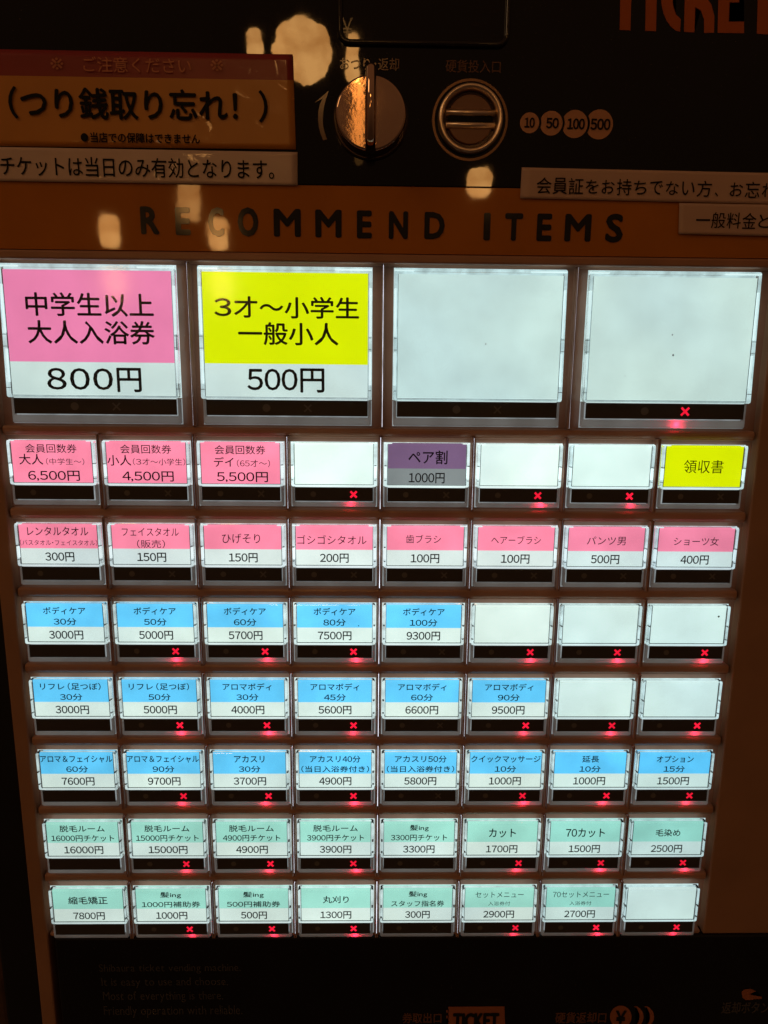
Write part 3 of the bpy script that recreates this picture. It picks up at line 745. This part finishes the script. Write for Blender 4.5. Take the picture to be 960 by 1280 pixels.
# ================================================================ stickers on the machine (things of their own)
def sticker(name, corners, mats, label, cat, split=None, d=0.008, nx=40, ny=10, curl=0.0, ruffle=0.0):
    """corners px: TL, TR, BR, BL; thin paper with real thickness and slightly lifted, uneven surface"""
    c = [P(*p, d) for p in corners]
    ox, oy = c[3]
    bm = bmesh.new(); V = {}
    rnd = random.Random(len(label))
    ph = [rnd.uniform(0, 6) for _ in range(6)]
    for side in (0, 1):
        for i in range(nx + 1):
            for j in range(ny + 1):
                u, v = i / nx, j / ny
                x = (c[3][0] * (1 - u) + c[2][0] * u) * (1 - v) + (c[0][0] * (1 - u) + c[1][0] * u) * v
                y = (c[3][1] * (1 - u) + c[2][1] * u) * (1 - v) + (c[0][1] * (1 - u) + c[1][1] * u) * v
                e = min(1, min(v, 1 - v) * 6)
                z = ruffle * (math.sin(9 * u + ph[0]) * math.sin(5 * v + ph[1]) + .5 * math.sin(23 * u + ph[2] + 4 * v)) * .5 + curl * max(0, u - .9) * 10 * max(0, v - .4)
                z = d + abs(z) + (0.006 if side else 0)
                V[side, i, j] = bm.verts.new(L(x - ox, y - oy, z))
    for i in range(nx):
        for j in range(ny):
            f = bm.faces.new([V[1, a, b] for a, b in ((i, j), (i + 1, j), (i + 1, j + 1), (i, j + 1))])
            if split and (j + .5) / ny > split: f.material_index = 1
            bm.faces.new([V[0, a, b] for a, b in ((i, j), (i, j + 1), (i + 1, j + 1), (i + 1, j))])
    for i in range(nx):
        for j in (0, ny): bm.faces.new([V[s, a, j] for s, a in ((0, i), (0, i + 1), (1, i + 1), (1, i))])
    for j in range(ny):
        for i in (0, nx): bm.faces.new([V[s, i, b] for s, b in ((0, j), (0, j + 1), (1, j + 1), (1, j))])
    me = finish(bm, name, True)
    for m in mats: me.materials.append(m)
    o = bpy.data.objects.new(name, me); COL.objects.link(o); o.location = W(ox, oy, 0)
    tag(o, label, cat)
    return o, ox, oy
wr = [P(232, 178), P(315, 92), P(340, 135), P(205, 186)]
cxs, cys = [p[0] for p in wr], [p[1] for p in wr]
m_or = sticker_mat('laminated_orange', (0.52, 0.195, 0.006), cxs, cys, (.34, .26, .22, .14), 0.9)
m_rd = sticker_mat('laminated_red', (0.25, 0.006, 0.003), cxs, cys, (.34, .26, .22, .14), 0.9)
st, ox, oy = sticker('caution_sticker', [(-24, 61.5), (366, 68.5), (370, 187), (-24, 182.5)], [m_or, m_rd],
    'laminated orange caution sticker with red header reading つり銭取り忘れ', 'sticker', split=.735, ny=15, d=.012, ruffle=.003, curl=.012)
DT = 0.034
def on(o, ox, oy, lines, d, m, name='lettering'):
    t = put(name, text_mesh(text_px(lines, d, ox, oy), d), m, o); return t
m_pale = mat('pale_red_ink', (0.50, 0.14, 0.06), 0.4)
on(st, ox, oy, [('※', 63, 79, 72, 87, .0), ('ご注意ください', 104, 239, 71.5, 91, .008), ('※', 263, 279, 74, 89, 0)], DT, m_pale)
on(st, ox, oy, [('（つり銭取り忘れ！）', 11, 335, 110, 151, .022), ('●当店での保障はできません', 101, 250, 166, 179, .022)], DT, M['print_ink'])
wr2 = [P(232, 205), P(130, 226)]
m_p = sticker_mat('label_paper', (0.60, 0.44, 0.36), [p[0] for p in wr2], [p[1] for p in wr2], (.35, .2), .5, coat=.5)
m_p2 = mat('cream_label_paper', (0.52, 0.34, 0.26), 0.45, var=0.05, bump=0.05, bscale=900)
s2, ox, oy = sticker('paper_label', [(-24, 183.5), (372, 190.5), (372, 232), (-24, 226)], [m_p], 'long white paper label reading チケットは当日のみ有効となります', 'label', d=.014, ruffle=.004)
on(s2, ox, oy, [('チケットは当日のみ有効となります。', 1, 343, 197, 222, .006)], 0.027, M['print_ink'])
s3, ox, oy = sticker('paper_label', [(652, 209.5), (1120, 220), (1120, 259), (650, 248)], [m_p2], 'white paper label reading 会員証をお持ちでない方', 'label', d=.014, ruffle=.004)
pitch = 23.1
chars = '会員証をお持ちでない方、お忘れの方は'
def run(chars, x0, pitch, y, slope, h, off, small='、。'):
    """one glyph after another on a sloping baseline"""
    out = []
    for i, ch in enumerate(chars):
        cx = x0 + pitch * i; cy = y + slope * (cx - x0)
        kana = ch in 'をおちでないれのはとなりますチケトッみ'
        w = pitch * (.80 if kana else .92); hh = h * (.84 if kana else 1)
        if ch in small: w, hh, cx, cy = pitch * .22, h * .26, cx - pitch * .25, cy + h * .32
        if ch == '一': hh = 2.2
        out.append((ch, cx - w / 2, cx + w / 2, cy - hh / 2, cy + hh / 2, off))
    return out
on(s3, ox, oy, run(chars, 680, 20.05, 232, .020, 20.5, .004), 0.027, M['print_ink'])
s4, ox, oy = sticker('paper_label', [(849, 254), (1120, 259), (1120, 299), (848, 292.5)], [m_p2], 'white paper label reading 一般料金と on the orange band', 'label', d=.022, ruffle=.003)
on(s4, ox, oy, run('一般料金となります', 879, 19.2, 275, .02, 20, .004), 0.033, M['print_ink'])

# ================================================================ the wall beyond the machine's left side
wall = put('wall', sheet(-60, 60, -42, 40, -17, 'wall'), M['wall']); wall['kind'] = 'structure'
bm = bmesh.new(); block(bm, -6.2, P(11, 1280, -1.4)[0], -40, 14, -16.9, -1.4, .05, .05)
pl = put('wall_return', finish(bm, 'wall_return'), M['wall']); pl['kind'] = 'structure'

# ================================================================ ceiling lamps of the room, seen only as reflections in the gloss
lm = bpy.data.materials.new('lamp_glow'); lm.use_nodes = True
b = lm.node_tree.nodes['Principled BSDF']; b.inputs['Base Color'].default_value = (.8, .7, .5, 1)
b.inputs['Emission Color'].default_value = (1.0, 0.50, 0.16, 1); b.inputs['Emission Strength'].default_value = 15
_z = lm.node_tree.nodes.new('ShaderNodeTexNoise'); _z.inputs['Scale'].default_value = 14; _z.inputs['Detail'].default_value = 4
_t = lm.node_tree.nodes.new('ShaderNodeTexCoord'); _r = lm.node_tree.nodes.new('ShaderNodeValToRGB')
_r.color_ramp.elements[0].position = .35; _r.color_ramp.elements[0].color = (.66, .27, .065, 1)
_r.color_ramp.elements[1].position = .62; _r.color_ramp.elements[1].color = (1.0, .49, .145, 1)
lm.node_tree.links.new(_t.outputs['Object'], _z.inputs['Vector']); lm.node_tree.links.new(_z.outputs['Fac'], _r.inputs[0])
lm.node_tree.links.new(_r.outputs[0], b.inputs['Emission Color'])     # mottled glass shade
def lamp(px, py, wpx, hpx, dist, label, r=.45, lobes=0, strength=1.0):
    x, y = P(px, py); p = Vector((x, y, 0)); v = (p - CP).normalized(); rv = Vector((v.x, v.y, -v.z))
    pos = p + rv * dist
    tot = ((p - CP).length + dist)
    ang = tot / math.hypot(math.hypot(px - 480, py - 640), 880)
    w, h = wpx * ang / 2, hpx * ang / 2
    n = 32; pts = []
    for i in range(n):
        a = 2 * math.pi * i / n
        k = 1 + (.035 * math.cos(lobes * a) if lobes else 0)
        c, s = math.cos(a), math.sin(a); e = 2 if lobes else 3.2
        q = (abs(c) ** e + abs(s) ** e) ** (-1 / e) * k
        pts.append((q * c * w, q * s * h))
    bm = bmesh.new()
    rings = [[(a, c_, 0) for a, c_ in pts], [(a * 1.0, c_, -.6) for a, c_ in pts], [(a * .5, c_ * .5, -1.6) for a, c_ in pts]]
    loft(bm, rings)
    me = finish(bm, 'ceiling_lamp')
    o = bpy.data.objects.new('ceiling_lamp', me); COL.objects.link(o); o.location = W(*pos)
    m = lm if strength == 1.0 else lm.copy()
    if strength != 1.0: m.node_tree.nodes['Principled BSDF'].inputs['Emission Strength'].default_value = 15 * strength
    me.materials.append(m)
    o.rotation_euler = (W(x, y, 0) - o.location).to_track_quat('-Y', 'Z').to_euler()
    tag(o, label, 'ceiling lamp', 'warm ceiling lamps of the room behind the viewer')
    return o
lamp(379, 64, 74, 72, 60, 'large scalloped warm ceiling lamp mirrored beside the display window', lobes=8)
lamp(318, 54, 21, 34, 58, 'small warm lamp mirrored just above the sticker corner')
lamp(449, 150, 17, 100, 66, 'dim tall wall light mirrored in the left half of the return knob', strength=.045)
lamp(441, 72, 18, 52, 62, 'narrow upright warm lamp mirrored above the return knob')
lamp(137, 289, 25, 42, 55, 'upright warm lamp mirrored at the left of the orange band')
lamp(273, 293, 25, 40, 57, 'upright warm lamp mirrored over the letter C')
lamp(236, 248, 30, 54, 60, 'warm lamp mirrored over the letter E of the header', strength=.55)
lamp(600, 228, 30, 34, 64, 'round warm lamp mirrored below the coin slot')
bpy.data.objects.remove(_to); bpy.data.curves.remove(_tc)
